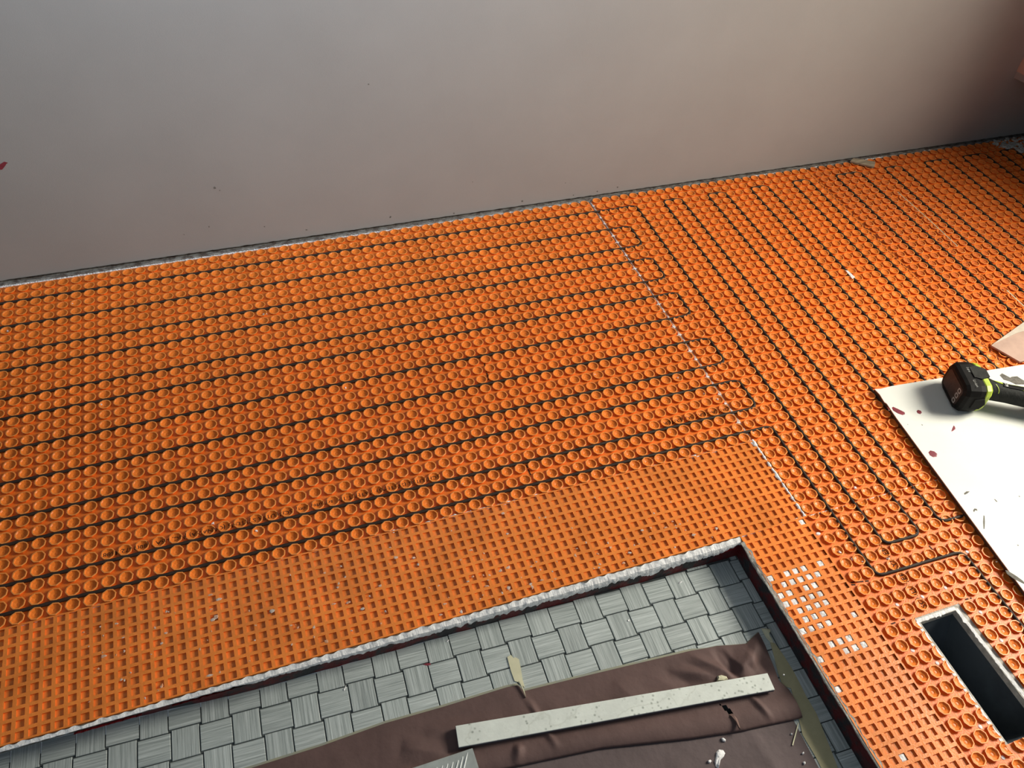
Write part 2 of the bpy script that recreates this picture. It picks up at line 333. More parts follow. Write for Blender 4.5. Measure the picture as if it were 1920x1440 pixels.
# ------------------------------------------------------------------ studded membranes
def stud_geo(seg, lod):
    prof = [(.335, .0), (.365, .06), (.436, .155), (.438, .178), (.422, .192), (.365, .192), (.345, .178), (.312, .118), (.16, .068), (.11, .040)] if lod else [(.34, .0), (.436, .158), (.428, .190), (.362, .190), (.314, .120), (.15, .068), (.10, .045)]
    v, f = [], []
    for r, z in prof:
        for i in range(seg):
            a = 2*math.pi*(i+.5)/seg; q = r
            if lod: q = r*(1.0 if i % 2 == 0 else .94)
            v.append((q*math.cos(a), q*math.sin(a), z))
    for k in range(len(prof)-1):
        for i in range(seg): f.append((k*seg+i, k*seg+(i+1) % seg, (k+1)*seg+(i+1) % seg, (k+1)*seg+i))
    v.append((0, 0, prof[-1][1]+.012)); c = len(v)-1; b = (len(prof)-1)*seg
    for i in range(seg): f.append((b+i, b+(i+1) % seg, c))
    return np.array(v), f
SV, SF = stud_geo(16, True); LV, LF = stud_geo(12, False)
near = bpy.data.meshes.new('stud'); near.from_pydata((SV*U).tolist(), [], SF); near.materials.append(M['orange']); near_dusty = near.copy(); near_dusty.materials.clear(); near_dusty.materials.append(M['orange_dusty'])

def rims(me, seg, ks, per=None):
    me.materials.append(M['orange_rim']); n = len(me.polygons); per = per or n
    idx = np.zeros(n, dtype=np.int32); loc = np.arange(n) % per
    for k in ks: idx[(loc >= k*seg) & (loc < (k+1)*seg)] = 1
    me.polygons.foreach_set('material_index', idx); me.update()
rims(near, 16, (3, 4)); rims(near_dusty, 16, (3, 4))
def tfR(o, x, y): c, s = math.cos(o[2]), math.sin(o[2]); return c*x-s*y+o[0], s*x+c*y+o[1]
oR = (.36743, -.13098, .0086919); oW = (.86408, .43637, .0185267)
def sheet(name, label, outline, centres, ang, ms=None):
    """outline polygons of the base, stud centres in plan, rotation; clips = {index: [(point, normal)]} for cut studs"""
    t = thing(name, label, 'membrane', V(*outline[0][0], 0)); ms = ms or M['orange']
    vs, fs = joinvf([prism(p, -.02, .012) for p in outline])
    mesh('base_sheet', vs, fs, M['orange_flat'], t)
    sel = []
    for i, (x, y, cl) in enumerate(centres):
        u, w = pix(x, y, .1)
        if -120 < u < 2040 and -80 < w < 1560:
            d = (x-CAM[0])**2+(y+CAM[1])**2+CAM[2]**2; sel.append((d, x, y, cl, -20 < u < 1940 and w < 1460))
    sel.sort(key=lambda q: q[0])
    whole = [q for q in sel if not q[3]]; cut = [q for q in sel if q[3]]
    first = [q for q in whole if q[4]][:300-min(len(cut), 60)]; ids = set(id(q) for q in first); rest = [q for q in whole if id(q) not in ids]
    d0 = off(t)
    for q in first:
        o = bpy.data.objects.new('stud', near if ms is M['orange'] else near_dusty); C.objects.link(o); o.parent = t
        o.location = Vector(V(q[1], q[2], 0))-d0; o.rotation_euler[2] = -ang
    for q in cut:
        bm = bmesh.new(); bm.from_mesh(near); bm.transform(Matrix.Translation(Vector(V(q[1], q[2], 0))) @ Matrix.Rotation(-ang, 4, 'Z'))
        for (px, py), (nx, ny) in q[3]:
            bmesh.ops.bisect_plane(bm, geom=bm.verts[:]+bm.edges[:]+bm.faces[:], plane_co=V(px, py, 0), plane_no=(nx, -ny, 0), clear_outer=True)
        if len(bm.faces) < 6: bm.free(); continue
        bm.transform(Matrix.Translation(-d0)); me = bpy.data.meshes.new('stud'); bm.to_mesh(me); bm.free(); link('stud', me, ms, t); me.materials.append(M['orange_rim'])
    if rest:
        P = np.array([V(q[1], q[2], 0) for q in rest]); c, s = math.cos(-ang), math.sin(-ang)
        B = LV*U; B = np.stack([B[:, 0]*c-B[:, 1]*s, B[:, 0]*s+B[:, 1]*c, B[:, 2]], 1)
        vv = (P[:, None, :]+B[None]).reshape(-1, 3); n = len(LV)
        ff = [tuple(a+k*n for a in g) for k in range(len(rest)) for g in LF]
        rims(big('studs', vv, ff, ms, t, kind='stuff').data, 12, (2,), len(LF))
    return t
# left sheet, runs along the wall
XL = [-(n-.5) for n in range(1, 60)]
cs = [(x, j+.5, None) for x in XL for j in range(32) if not (x < -30 and j == 0 and False)]
memL = sheet('studded_membrane', 'long orange studded membrane along the wall, cables parallel to the wall', [[(-60, -.25), (-20, -.05), (0.02, .04), (.1, .2), (.02, 32.0), (-60, 32.0)]], cs, 0)
# middle sheet, runs towards the viewer
cs = [(*tfR(oR, i+.5, j+.5), None) for i in range(25) for j in range(39)]
ps = [tfR(oR, .02, .15), tfR(oR, 24.98, .2), tfR(oR, 24.98, 38.75), tfR(oR, .0, 39.05)]
memM = sheet('studded_membrane', 'middle orange studded membrane sheet with cable loops, right of the white-smeared seam', [ps], cs, oR[2])
# far right sheet
def far(n): return 27.38+(n-27)*1.05
cs = [(*tfR(oR, far(i+.5), j+.5), None) for i in range(25, 55) for j in range(34)]
ps = [tfR(oR, 25.06, .2), tfR(oR, 57.5, -.05), tfR(oR, 57.5, 38), tfR(oR, 25.06, 38)]
memF = sheet('studded_membrane', 'far right orange studded membrane, dusty, under the wood scrap and the wall corner', [ps], cs, oR[2], M['orange_dusty'])
# near right sheet with the floor register opening
cs = []
SEAM = 38.92
for i in range(0, 26):
    for j in range(38, 61):
        x, y = tfR(oW, i+.5, j+.5); cl = []
        if y < SEAM+.45: cl.append(((0, SEAM), (0, -1)))
        if y < SEAM-.3: continue
        if 47.15 < y < 56.2 and 2.0 < x < 6.5:
            if 2.6 < x < 5.9 and 47.75 < y < 55.6: continue
            if x <= 2.95: cl.append(((2.46, 50), (1, 0)))
            elif x >= 5.55: cl.append(((6.06, 50), (-1, 0)))
            elif y < 48.1: cl.append(((4, 47.6), (0, 1)))
            else: cl.append(((4, 55.78), (0, -1)))
        cs.append((x, y, cl or None))
ps = [[(-.25, SEAM), (27, SEAM), (27, 47.6), (-.3, 47.6)], [(-.3, 47.6), (2.46, 47.6), (2.5, 55.78), (-.3, 55.78)], [(6.06, 47.6), (27, 47.6), (27, 55.78), (6.06, 55.78)], [(-.3, 55.78), (27, 55.78), (27, 64), (-.35, 64)]]
memN = sheet('studded_membrane', 'near right orange studded membrane around the floor register opening', ps, cs, oW[2])

# ------------------------------------------------------------------ square-grid membranes
def gridmem(label, x0, y0, nx, ny, p, fill=None, axis=0.):
    t = thing('grid_membrane', label, 'membrane', V(x0, y0, 0)); vs, fs = [], []
    zt, zf, w = .125, .012, .108
    idx = {}
    def vert(x, y, z):
        k = (round(x, 4), round(y, 4), z)
        if k not in idx:
            idx[k] = len(vs); sx = x+axis*(y-y0); bx = .012*noise.noise(Vector((x*2, y*2, 3))); vs.append(V(sx+bx, y+.012*noise.noise(Vector((x*2, y*2, 8))), z+(.012*noise.noise(Vector((x*1.1, y*1.1, 0))) if z > .05 else 0)))
        return idx[k]
    for i in range(nx):
        for j in range(ny):
            X, Y = x0+i*p, y0+j*p; c = .03
            A = [vert(X, Y, zt), vert(X+p, Y, zt), vert(X+p, Y+p, zt), vert(X, Y+p, zt)]
            a = [vert(X+w, Y+w, zt), vert(X+p-w, Y+w, zt), vert(X+p-w, Y+p-w, zt), vert(X+w, Y+p-w, zt)]
            b = [vert(X+w-c, Y+w-c, zf), vert(X+p-w+c, Y+w-c, zf), vert(X+p-w+c, Y+p-w+c, zf), vert(X+w-c, Y+p-w+c, zf)]
            for q in range(4):
                r = (q+1) % 4; fs.append([A[q], A[r], a[r], a[q]]); fs.append([a[q], a[r], b[r], b[q]])
            fs.append(b)
    # skirt
    X1, Y1 = x0+nx*p, y0+ny*p
    for i in range(nx):
        for y in (y0, Y1): fs.append([vert(x0+i*p, y, zt), vert(x0+(i+1)*p, y, zt), vert(x0+(i+1)*p, y, 0), vert(x0+i*p, y, 0)])
    for j in range(ny):
        for x in (x0, X1): fs.append([vert(x, y0+j*p, zt), vert(x, y0+(j+1)*p, zt), vert(x, y0+(j+1)*p, 0), vert(x, y0+j*p, 0)])
    mesh('grid_sheet', vs, fs, M['orange_grid'], t, recalc=False)
    if fill:
        vs, fs = [], []
        for i in range(nx):
            for j in range(ny):
                h = fill(i, j)
                if h:
                    X, Y = x0+(i+.5)*p+axis*(j+.5)*p, y0+(j+.5)*p; r = .225*(.85+.25*random.random())
                    v, f = blob([(X+a*r, Y+b*r) for a, b in ((-1, -1), (0, -1.05), (1, -1), (1.05, 0), (1, 1), (0, 1.05), (-1, 1), (-1.05, 0))], .02, h, .35); o = len(vs); vs += v; fs += [[q+o for q in g] for g in f]
        mesh('mortar_fill', vs, fs, M['mortar'], t)['kind'] = 'stuff'
    return t
gp = .6415
gridL = gridmem('orange square-grid membrane strip between the studs and the long dropped edge', -.02-92*gp, 31.905+.0, 92, 11, .6445, lambda i, j: 0)
def fill2(i, j):
    n = noise.noise(Vector((i*.45+4, j*.33, 2.)))
    if j > 14: return .05 if random.random() < .02 else 0
    if j < 4: return .06 if (random.random() < .08) else 0
    return random.uniform(.05, .09) if (random.random() < (.78 if i < 5 else .18)*(1-(j > 11)*.6) and j > 4) else 0
gridR = gridmem('orange square-grid membrane strip at the right with white mortar in its cells', EX+.0, 38.93, 8, 38, .636, fill2, -.006)

# ------------------------------------------------------------------ heating cable
def corner_path(pts, r=.62, n=5):
    out = [pts[0]]
    for i in range(1, len(pts)-1):
        p, a, b = np.array(pts[i]), np.array(pts[i-1]), np.array(pts[i+1])
        da, db = a-p, b-p; la, lb = np.linalg.norm(da), np.linalg.norm(db)
        q = min(r, la*.49, lb*.49); s, e = p+da/la*q, p+db/lb*q
        for k in range(n+1):
            t = k/n; out.append(tuple((1-t)**2*s+2*t*(1-t)*p+t*t*e))
    out.append(pts[-1]); return out
def resample(pts, step):
    out = [pts[0]]
    for a, b in zip(pts, pts[1:]):
        L = math.dist(a, b); n = max(1, int(L/step))
        out += [(a[0]+(b[0]-a[0])*k/n, a[1]+(b[1]-a[1])*k/n) for k in range(1, n+1)]
    return out
def Rr(x, y): return tfR(oR, x, y)
def Wr(x, y): return tfR(oW, x, y)
XE = -56.0
path = [Rr(14, 30), Rr(14, 31)]
path = []
# from the out-of-view right end back to the left field
rows = [2, 5, 8, 10, 13, 15, 18, 21, 24, 26, 29, 31]
tops = [(4, None), (7, 9), (12, 14), (17, 19), (22, 24), (27, 30), (33, 35), (38, 41), (43, 46), (48, 50)]
def gx(n): return far(n) if n > 25 else n
cx = [50, 48, 46, 43, 41, 38, 35, 33, 30, 27, 24, 22, 19, 17, 14, 12, 9, 7, 4]
p = []
for i, n in enumerate(cx):
    X = gx(n); dn = i % 2 == 1           # 50 starts at bottom going up, 48 goes down ...
    bot = 36 if n > 14 else None
    def B(n_):                            # bottom turning points
        if n_ > 14: return Rr(gx(n_), 36.4)
        return Wr(n_-.06, 41.5 if n_ in (9, 12, 14) else 41.95)
    T = Rr(X, 2.0)
    if n == 50: p += [Rr(X, 30), T]
    elif n == 4: p += [B(n), (Rr(4, 2)[0], 2.0)]
    elif i % 2 == 1: p += [T, B(n)]
    else: p += [B(n), T]
# the row sections
loopx = {5: 2, 10: 2, 15: 2, 21: 2, 26: 2}
q = [(XE, 2.0)]
y = 2
while True:
    ny_ = rows[rows.index(y)+1]
    q += [(XE, float(ny_))]
    if ny_ == 31: break
    n2 = rows[rows.index(ny_)+1]; xr = Rr(2, ny_)[0]; xr2 = Rr(2, n2)[0]
    q += [(xr, float(ny_)), (xr2, float(n2)), (XE, float(n2))]
    y = n2
xr = Rr(2, 31)[0]
q += [(xr, 31.0), Wr(1.93, 43.9), Wr(8.85, 43.9), Wr(9.0, 60)]
# drop duplicates, then round
full = p+q; cl = [full[0]]
for a in full[1:]:
    if math.dist(a, cl[-1]) > .05: cl.append(a)
cl = resample(corner_path(cl), 1.0)
vs, fs = [], []; seg = 8
for i, (x, y) in enumerate(cl):
    a = np.array(cl[max(0, i-1)]); b = np.array(cl[min(len(cl)-1, i+1)]); d = (b-a)/(np.linalg.norm(b-a)+1e-9); n = np.array([-d[1], d[0]])
    wob = .022*noise.noise(Vector((x*.8, y*.8, 0))); zz = .098+.008*noise.noise(Vector((x*.5, y*.5, 9))); r = .116
    for k in range(seg):
        t = 2*math.pi*k/seg; vs.append(V(x+n[0]*(math.cos(t)*r+wob), y+n[1]*(math.cos(t)*r+wob), zz+math.sin(t)*r))
for i in range(len(cl)-1):
    for k in range(seg): fs.append([i*seg+k, i*seg+(k+1) % seg, (i+1)*seg+(k+1) % seg, (i+1)*seg+k])
fs += [list(range(seg)), list(range((len(cl)-1)*seg, len(cl)*seg))]
tag(mesh('heating_cable', vs, fs, M['cable'], smooth=True), 'thin dark brown heating cable snaking in long loops between the orange studs', 'cable')

# ------------------------------------------------------------------ ink print on the studs (upside down, follows the relief)
def hgt(x, y, o=None):
    fx, fy = x-math.floor(x)-.5, y-math.floor(y)-.5; r = math.hypot(fx, fy)
    pr = [(0, .07), (.11, .048), (.16, .075), (.312, .125), (.36, .196), (.425, .196), (.44, .15), (.47, .014), (1, .014)]
    for (a, za), (b, zb) in zip(pr, pr[1:]):
        if r <= b: return za+(zb-za)*(r-a)/(b-a)
    return .014
def ink(text, X, Y, size, parent, name='printed_text', fn=None):
    cu = bpy.data.curves.new('t', 'FONT'); cu.body = text; cu.size = 1; cu.resolution_u = 2
    o = bpy.data.objects.new('t', cu); C.objects.link(o); dg = bpy.context.evaluated_depsgraph_get(); me = bpy.data.meshes.new_from_object(o.evaluated_get(dg)); bpy.data.objects.remove(o)
    bm = bmesh.new(); bm.from_mesh(me); bmesh.ops.triangulate(bm, faces=bm.faces)
    w = max(v.co.x for v in bm.verts)
    for _ in range(2):
        es = [e for e in bm.edges if e.calc_length() > .16]
        bmesh.ops.subdivide_edges(bm, edges=es, cuts=1)
        bmesh.ops.triangulate(bm, faces=bm.faces)
    sx = size[0]/w; d = off(parent)
    for v in bm.verts:                                    # rotated half a turn: starts at the right, tops towards the viewer
        if fn: x, y = X-v.co.y*size[1], Y-v.co.x*sx; v.co = Vector(V(*fn(x, y), hgt(x, y)+.006))-d
        else: x = X-v.co.x*sx; y = Y+v.co.y*size[1]; v.co = Vector(V(x, y, hgt(x, y)+.006))-d
    bm.to_mesh(me); bm.free(); me.materials.clear(); return link(name, me, M['ink'], parent)
ink('SCHLUTER (SYSTEMS)  PATENT.TM  schluter.com  SCHLUTER SYSTEMS (CANADA) INC. USA 1(800)472-4588', -23.1, 28.36, (21.7, .42), memL)
ink('DITRA-HEAT SCHLUTER', -.1, 28.38, (5.6, .42), memL)
ink('SCHLUTER SYSTEMS', 3.78, 46.75, (5.0, .42), memN, fn=lambda x, y: tfR(oW, x, y))
def sheet_of(x, y): return memN if y > 38.9 else memL if x < .2 else memM if x < 25.3 else memF
marks = {}                                                  # hand-drawn cut marks
for (u0, v0, u1, v1) in [(805, 449, 813, 478), (839, 540, 843, 545), (868, 595, 876, 616), (906, 672, 916, 712), (947, 785, 955, 810), (987, 872, 996, 893), (1585, 1337-240, 1604, 1336-240+0), (1596, 1092, 1629, 1089), (1671, 1170, 1679, 1167), (1690, 1162, 1700, 1160), (1790, 1011, 1797, 1020), (1742, 1023, 1749, 1031), (1017, 421, 1027, 423), (1142, 400, 1152, 406), (1160, 403, 1168, 402), (1810, 1124, 1822, 1121), (1518, 966, 1540, 962), (1240, 405-3, 1246, 405)]:
    a, b = at(u0, v0, .03), at(u1, v1, .03); d = np.array(b)-np.array(a); L = np.linalg.norm(d)+1e-6; n = np.array([-d[1], d[0]])/L*.045
    m_ = max(1, int(L/.12)); vs, fs = marks.setdefault(sheet_of(*a).name, (sheet_of(*a), [], []))[1:]
    for i in range(m_):
        if (i*7) % 5 == 4: continue
        s, e = np.array(a)+d*i/m_, np.array(a)+d*(i+1)/m_; k = len(vs)
        vs += [V(*(s-n), .03), V(*(e-n), .03), V(*(e+n), .03), V(*(s+n), .03)]; fs.append([k, k+1, k+2, k+3])
for t_, vs, fs in marks.values(): mesh('marker_line', vs, fs, M['ink'], t_, recalc=False)['kind'] = 'stuff'

# ------------------------------------------------------------------ mortar seams
def ridge(name, label, a, b, n, w, h, m, gaps=0., zb=.01, parent=None, seed=0):
    vs, fs = [], []
    for i in range(n+1):
        t = i/n; x, y = a[0]+(b[0]-a[0])*t, a[1]+(b[1]-a[1])*t; L = math.dist(a, b); nx, ny = -(b[1]-a[1])/L, (b[0]-a[0])/L
        q = .5+.5*noise.noise(Vector((t*L*1.3, seed, 0)))+.35*noise.noise(Vector((t*L*5, seed+3, 0)))
        w0 = w*max(.08, q)*(1+.6*noise.noise(Vector((t*L*3, seed+6, 0)))); w1 = w*max(.08, q)*(1+.6*noise.noise(Vector((t*L*3, seed+9, 0)))); hh = h*max(.1, q)
        if gaps and noise.noise(Vector((t*L*.35, seed+20, 0)))+.4*noise.noise(Vector((t*L*2, seed+22, 0))) < gaps-.5: w0 = w1 = .01; hh = .002
        vs += [V(x-nx*w0, y-ny*w0, zb), V(x-nx*w0*.5, y-ny*w0*.5, zb+hh), V(x+nx*w1*.5, y+ny*w1*.5, zb+hh*.9), V(x+nx*w1, y+ny*w1, zb)]
    for i in range(n):
        k = 4*i; fs += [[k+j, k+j+1, k+j+5, k+j+4] for j in range(3)]
    return mesh(name, vs, fs, m, parent, recalc=False, smooth=True)
seam = thing('thinset_seam', 'whitish thinset smear down the seam between the left and middle studded sheets', 'mortar', V(.2, 0, 0))
ridge('smear', '', (.28, .3), (.02, 31.6), 420, .15, .04, M['mortar_smear'], parent=seam, seed=2)
vs, fs = [], []
for i in range(32):                                           # pale starry dabs between the studs
    y = i+1.0; x = .22-.012*i+random.uniform(-.04, .04); s = random.choice([.7, 1, 1.2, 1.5])
    if not s or y in (2, 5): continue
    v, f = blob([(x-.17*s, y-.02), (x-.05, y-.09), (x+.02, y-.32*s), (x+.06, y-.06), (x+.2*s, y), (x+.05, y+.06), (x, y+.28*s), (x-.06, y+.06)], .05, .05, .3); o = len(vs); vs += v; fs += [[q_+o for q_ in g] for g in f]
mesh('dab', vs, fs, M['mortar'], seam)['kind'] = 'stuff'
t = tag(ridge('thinset_seam', '', (.04, 31.8), (0.04, 38.9), 200, .20, .09, M['mortar'], zb=.10, seed=5), 'grey white thinset ridge between the grid strip and the middle studs', 'mortar')
t = tag(ridge('thinset_seam', '', (-58, 31.93), (-.1, 31.88), 900, .13, .125, M['mortar_smear'], seed=11), 'thin smeared mortar line between the long grid strip and the left studs', 'mortar')
t = tag(ridge('thinset_seam', '', (-27.5, 31.90), (-16.5, 31.90), 260, .17, .13, M['mortar'], gaps=.35, zb=.03, seed=14), 'broken white thinset crust on the middle of the long grid strip edge', 'mortar')
t = tag(ridge('thinset_seam', '', (-5.2, 31.93), (-2.9, 31.93), 50, .15, .12, M['mortar'], gaps=.1, zb=.03, seed=18), 'short white thinset crust near the corner of the long grid strip', 'mortar')
t = tag(ridge('thinset_seam', '', (-5.3, 39.0), (-.2, 38.88), 110, .15, .13, M['mortar'], gaps=.2, zb=.02, seed=23), 'white thinset line joining the two grid strips at the inner corner', 'mortar')
t = tag(ridge('thinset_seam', '', (.3, SEAM), (11.5, SEAM+.02), 240, .07, .10, M['mortar'], gaps=.42, zb=.02, seed=27), 'dotted whitish thinset along the cross seam of the right studded sheets', 'mortar')
# white mortar spilling over the long riser
def spill(name, label, a, b, n, fw, m, seed, horiz=True):
    vs, fs = [], []; rows_ = 6
    for i in range(n+1):
        t = i/n; x, y = a[0]+(b[0]-a[0])*t, a[1]+(b[1]-a[1])*t; s = x if horiz else y
        w = fw(s)*(1+.5*noise.noise(Vector((s*.8, seed, 0)))+.38*noise.noise(Vector((s*3.0, seed+1, 0)))+.15*noise.noise(Vector((s*9.0, seed+1, 0)))); w = max(.03, w)
        for j in range(rows_+1):
            r = j/rows_; bul = .06+.06*math.sin(r*math.pi)*min(1, w*1.6)+(.0 if not horiz else (foot(x)-EY)*min(1, r*w/1.2)**.6*.9)+.03*noise.noise(Vector((s*2.5, r*3, seed)))
            dz = .10-r*w; out_ = bul+(.12 if j else -.22)*(1 if j else 1)
            if j == 0: dz = .15; out_ = -.07+.03*math.sin(s*2*math.pi/.6415)+.14*noise.noise(Vector((s*1.3, 2, seed)))
            if j == rows_: out_ = .05
            vs.append(V(x, y+out_*1., dz) if horiz else V(x-out_, y, dz))
    for i in range(n):
        for j in range(rows_):
            k = i*(rows_+1)+j; fs.append([k, k+1, k+rows_+2, k+rows_+1])
    return mesh(name, vs, fs, m, None, recalc=False)
def fw(x):
    if x < -44: return .20
    if x < -36: return .20+(x+44)/8*.22
    if x < -24: return .42+(x+36)/12*.38
    return .80 if x < -8 else .8-(x+8)/3*.35
tag(spill('mortar_spill', '', (-60, EY), (EX-.05, EY), 1500, fw, M['mortar'], 3), 'thick ragged white mortar hanging over the long edge above the tiles', 'mortar')
tag(spill('mortar_spill', '', (EX, EY+.3), (EX, 64), 700, lambda y: .12+.14*max(0, noise.noise(Vector((y*.35, 50, 0)))*2), M['cement'], 9, False), 'crumbly grey mortar lip along the short right-hand edge', 'mortar')
# red drips left on the riser
vs, fs = [], []
for (x0, x1, d) in [(-41.5, -37.5, .5), (-37.2, -35.2, .55), (-25.8, -24.6, .35), (-7.0, -5.6, .4), (-46.5, -43, .35)]:
    n_ = int((x1-x0)/.08)
    for i in range(n_):
        x = x0+i*.08; k = len(vs); a = d*(.6+.5*noise.noise(Vector((x*3, 1, 1)))); b_ = .25+.1*noise.noise(Vector((x*4, 5, 1)))
        vs += [V(x, EY+.17, -b_), V(x+.08, EY+.17, -b_), V(x+.08, foot(x)+.12, -b_-a), V(x, foot(x)+.12, -b_-a)]; fs.append([k, k+1, k+2, k+3])
mesh('paint_drip', vs, fs, mat('bright_maroon_paint', (.17, .008, .010), .3, .5, 50, .2), floor, recalc=False)['kind'] = 'stuff'
# small smears: clear sealant squares on the grid, white plugs in punched holes
vs, fs = [], []
for (n_, x0, x1, y0, y1) in [(75, -46, -26, 33, 38.6), (55, -26, -6, 36.5, 38.8), (30, -24, -8, 32.5, 38)]:
    for _ in range(n_):
        x = random.uniform(x0, x1); y = random.uniform(y0, y1)
        v, f = blob(rag(x, y, random.uniform(.03, .09), 6, .4, random.choice([1, 2.2]), random.choice([1, 1.6])), .105, .03, .4); o = len(vs); vs += v; fs += [[q_+o for q_ in g] for g in f]
mesh('mortar_speck', vs, fs, M['mortar_smear'], gridL)['kind'] = 'stuff'
# white plugs (screw holes showing the white subfloor) on the near sheet: (i, j) lattice corners of the sheet
for (i, j) in [(3.56, 42.91), (7.04, 45.03), (5.95, 45.86), (4.03, 45.99), (2.06, 46.01), (7.02, 47.99), (6.97, 49.97), (1.06, 48.93), (2.01, 50.06), (1.96, 54.02), (2.02, 55.83), (9.24, 44.0)]:
    x, y = tfR(oW, i, j); v, f = blob(rag(x, y, .13, 9, .12), .012, .03); mesh('white_plug', v, f, M['mortar'], memN)
v, f = blob(rag(*tfR(oW, .05, 39.92), .16, 9, .15, 1.3, .8), .012, .06); mesh('white_plug', v, f, M['mortar'], memN)
crumbs = {}                                                  # crumbs of mortar in stud cups
for (u, w_, r) in [(399, 981, .10), (481, 995, .10), (650, 903, .08), (190, 758, .08), (648, 727, .06), (1075, 765, .10), (136, 569, .07), (14, 620, .09), (848, 900, .06), (580, 563, .06), (494, 589, .09), (500, 588, .05), (1580, 725, .08), (1604, 914, .12), (1575, 1035, .13), (1598, 1048, .10), (1617, 1053, .08), (1176, 875, .06), (1165, 636, .06), (1115, 702, .06), (1271, 708, .06), (1320, 738, .08), (868, 907, .05), (1345, 748, .09), (853, 902, .05), (1470, 1265, .05), (278, 677, .06)]:
    x, y = at(u, w_, .12); v, f = blob(rag(x, y, r, 7, .35), .07, .07, .4); vs, fs = crumbs.setdefault(sheet_of(x, y).name, (sheet_of(x, y), [], []))[1:]; o = len(vs); vs += v; fs += [[q_+o for q_ in g] for g in f]
for t_, vs, fs in crumbs.values(): mesh('mortar_speck', vs, fs, M['mortar'], t_)['kind'] = 'stuff'
# seam joint dust on the far sheet
vs, fs = [], []
for i in range(150):
    y = 2+i*.19+random.uniform(-.1, .1); x, yy = tfR(oR, 25.05+random.uniform(-.12, .45)*random.random(), y); v, f = blob(rag(x, yy, random.uniform(.03, .1), 6, .4, 1, 1.6), .03 if random.random() < .5 else .15, .02, .4); o = len(vs); vs += v; fs += [[q_+o for q_ in g] for g in f]
for i in range(60):
    y = 9+i*.33; x, yy = tfR(oR, 31.6+random.uniform(-.5, .5), y+random.uniform(-.2, .2)); v, f = blob(rag(x, yy, random.uniform(.05, .13), 6, .5), .08, .03, .4); o = len(vs); vs += v; fs += [[q_+o for q_ in g] for g in f]
mesh('dirt_speck', vs, fs, mat('dark_red_dirt', (.20, .05, .02), .9, .1, 60, .3), memF)['kind'] = 'stuff'
# rubble in the far corner
vs, fs = [], []
for i in range(120):
    a = random.random()**.8; x = 50.6+6*a+random.uniform(-.8, .8); y = .3+random.random()*(1.0+5.2*a)
    v, f = blob(rag(x, y, random.uniform(.08, .4), 7, .4, random.uniform(.6, 1.6), 1, random.random()*3), .15, random.uniform(.03, .16), .5); o = len(vs); vs += v; fs += [[q_+o for q_ in g] for g in f]
tag(mesh('mortar_rubble', vs, fs, M['cement']), 'crusty grey mortar crumbs in the far right corner', 'rubble')['kind'] = 'stuff'

# ------------------------------------------------------------------ loose things on the membranes
p = [at(1594, 303, .3), at(1600, 297, .3), at(1641, 304, .3), at(1639, 314, .3)]
v, f = prism(p, .19, .36); tag(mesh('wood_scrap', v, f, M['wood']), 'small pale wood offcut by the wall on the far studs', 'wood scrap')
v, f = prism([at(1585, 507, .2), at(1590, 508, .2), at(1603, 520, .2), at(1598, 523, .2)], .19, .23); tag(mesh('paper_chip', v, f, M['mortar']), 'tiny white chip lying on the middle studs', 'chip')
a = [at(1683, 360, .2), at(1705, 379, .2), at(1740, 410, .2), at(1795, 461, .2)]
pp = [(x-.04, y) for x, y in a]+[(x+.04, y) for x, y in a[::-1]]; v, f = prism(pp, .19, .205)
tag(mesh('white_streak', v, f, M['tape_pale']), 'long thin whitish thread across the far orange studs', 'streak')  # pale streak drawn as a thin strip over the studs
a = [at(1888, 544, .2), at(1920, 574, .2), at(1950, 604, .2)]; pp = [(x-.05, y) for x, y in a]+[(x+.05, y) for x, y in a[::-1]]; v, f = prism(pp, .19, .205)
tag(mesh('white_streak', v, f, M['tape_pale']), 'short thin whitish thread at the right edge above the drywall scrap', 'streak')

# drywall scrap by the white board
dw = thing('drywall_scrap', 'pinkish drywall offcut corner poking in above the white board', 'drywall', V(26, 29, .2))
v, f = prism([(25.35, 28.58), (34, 25.8), (34, 31.2), (26.35, 30.9)], .2, .36); mesh('gypsum_panel', v, f, M['drywall_pink'], dw)
v, f = prism([(25.38, 28.57), (34, 25.8), (34, 27.7), (28.7, 27.95)], .36, .40); mesh('paper_flap', v, f, M['drywall_edge'], dw, label='lighter beige paper flap')

# white board
BZ = .52
bd = thing('white_board', 'large white board with red paint spots lying on the studs', 'board', V(19, 38, .2))
def bdp(a, b): c, s = math.cos(R_(4.4)), math.sin(R_(4.4)); return (12.03+a*c-b*s*1.15, 30.24+a*s+b*c)
edge = [bdp(0, 0), bdp(.5, .06), bdp(1.6, -.02), bdp(24, .05), bdp(24, 27), bdp(0, 27), bdp(.02, 12), bdp(.05, 3), bdp(.12, 1.6), bdp(.02, 1.4), bdp(.1, .6)]
v, f = prism(edge, BZ-.06, BZ); mesh('white_face', v, f, M['board'], bd)
v, f = prism([(x*1.0, y) for x, y in edge], .224, BZ-.06); mesh('core', v, f, M['board_edge'], bd, label='board edge coloured dark for the shade under it')
for pts in [[(1671, 764), (1674, 762), (1685, 767), (1697, 773), (1698, 777), (1693, 779), (1684, 776), (1674, 770)],
            [(1718, 771), (1721, 768), (1727, 770), (1729, 774), (1726, 777), (1720, 775)],
            [(1788, 797), (1791, 800), (1792, 805), (1787, 809), (1783, 810), (1785, 804)],
            [(1740, 848), (1744, 844), (1752, 846), (1758, 851), (1757, 857), (1750, 858), (1743, 854)],
            [(1663, 763), (1665, 764), (1668, 769), (1667, 770)]]:
    q_ = [at(u, w_, BZ) for u, w_ in pts]; v, f = blob(q_, BZ-.003, .012); mesh('paint_spot', v, f, M['redpaint'], bd)
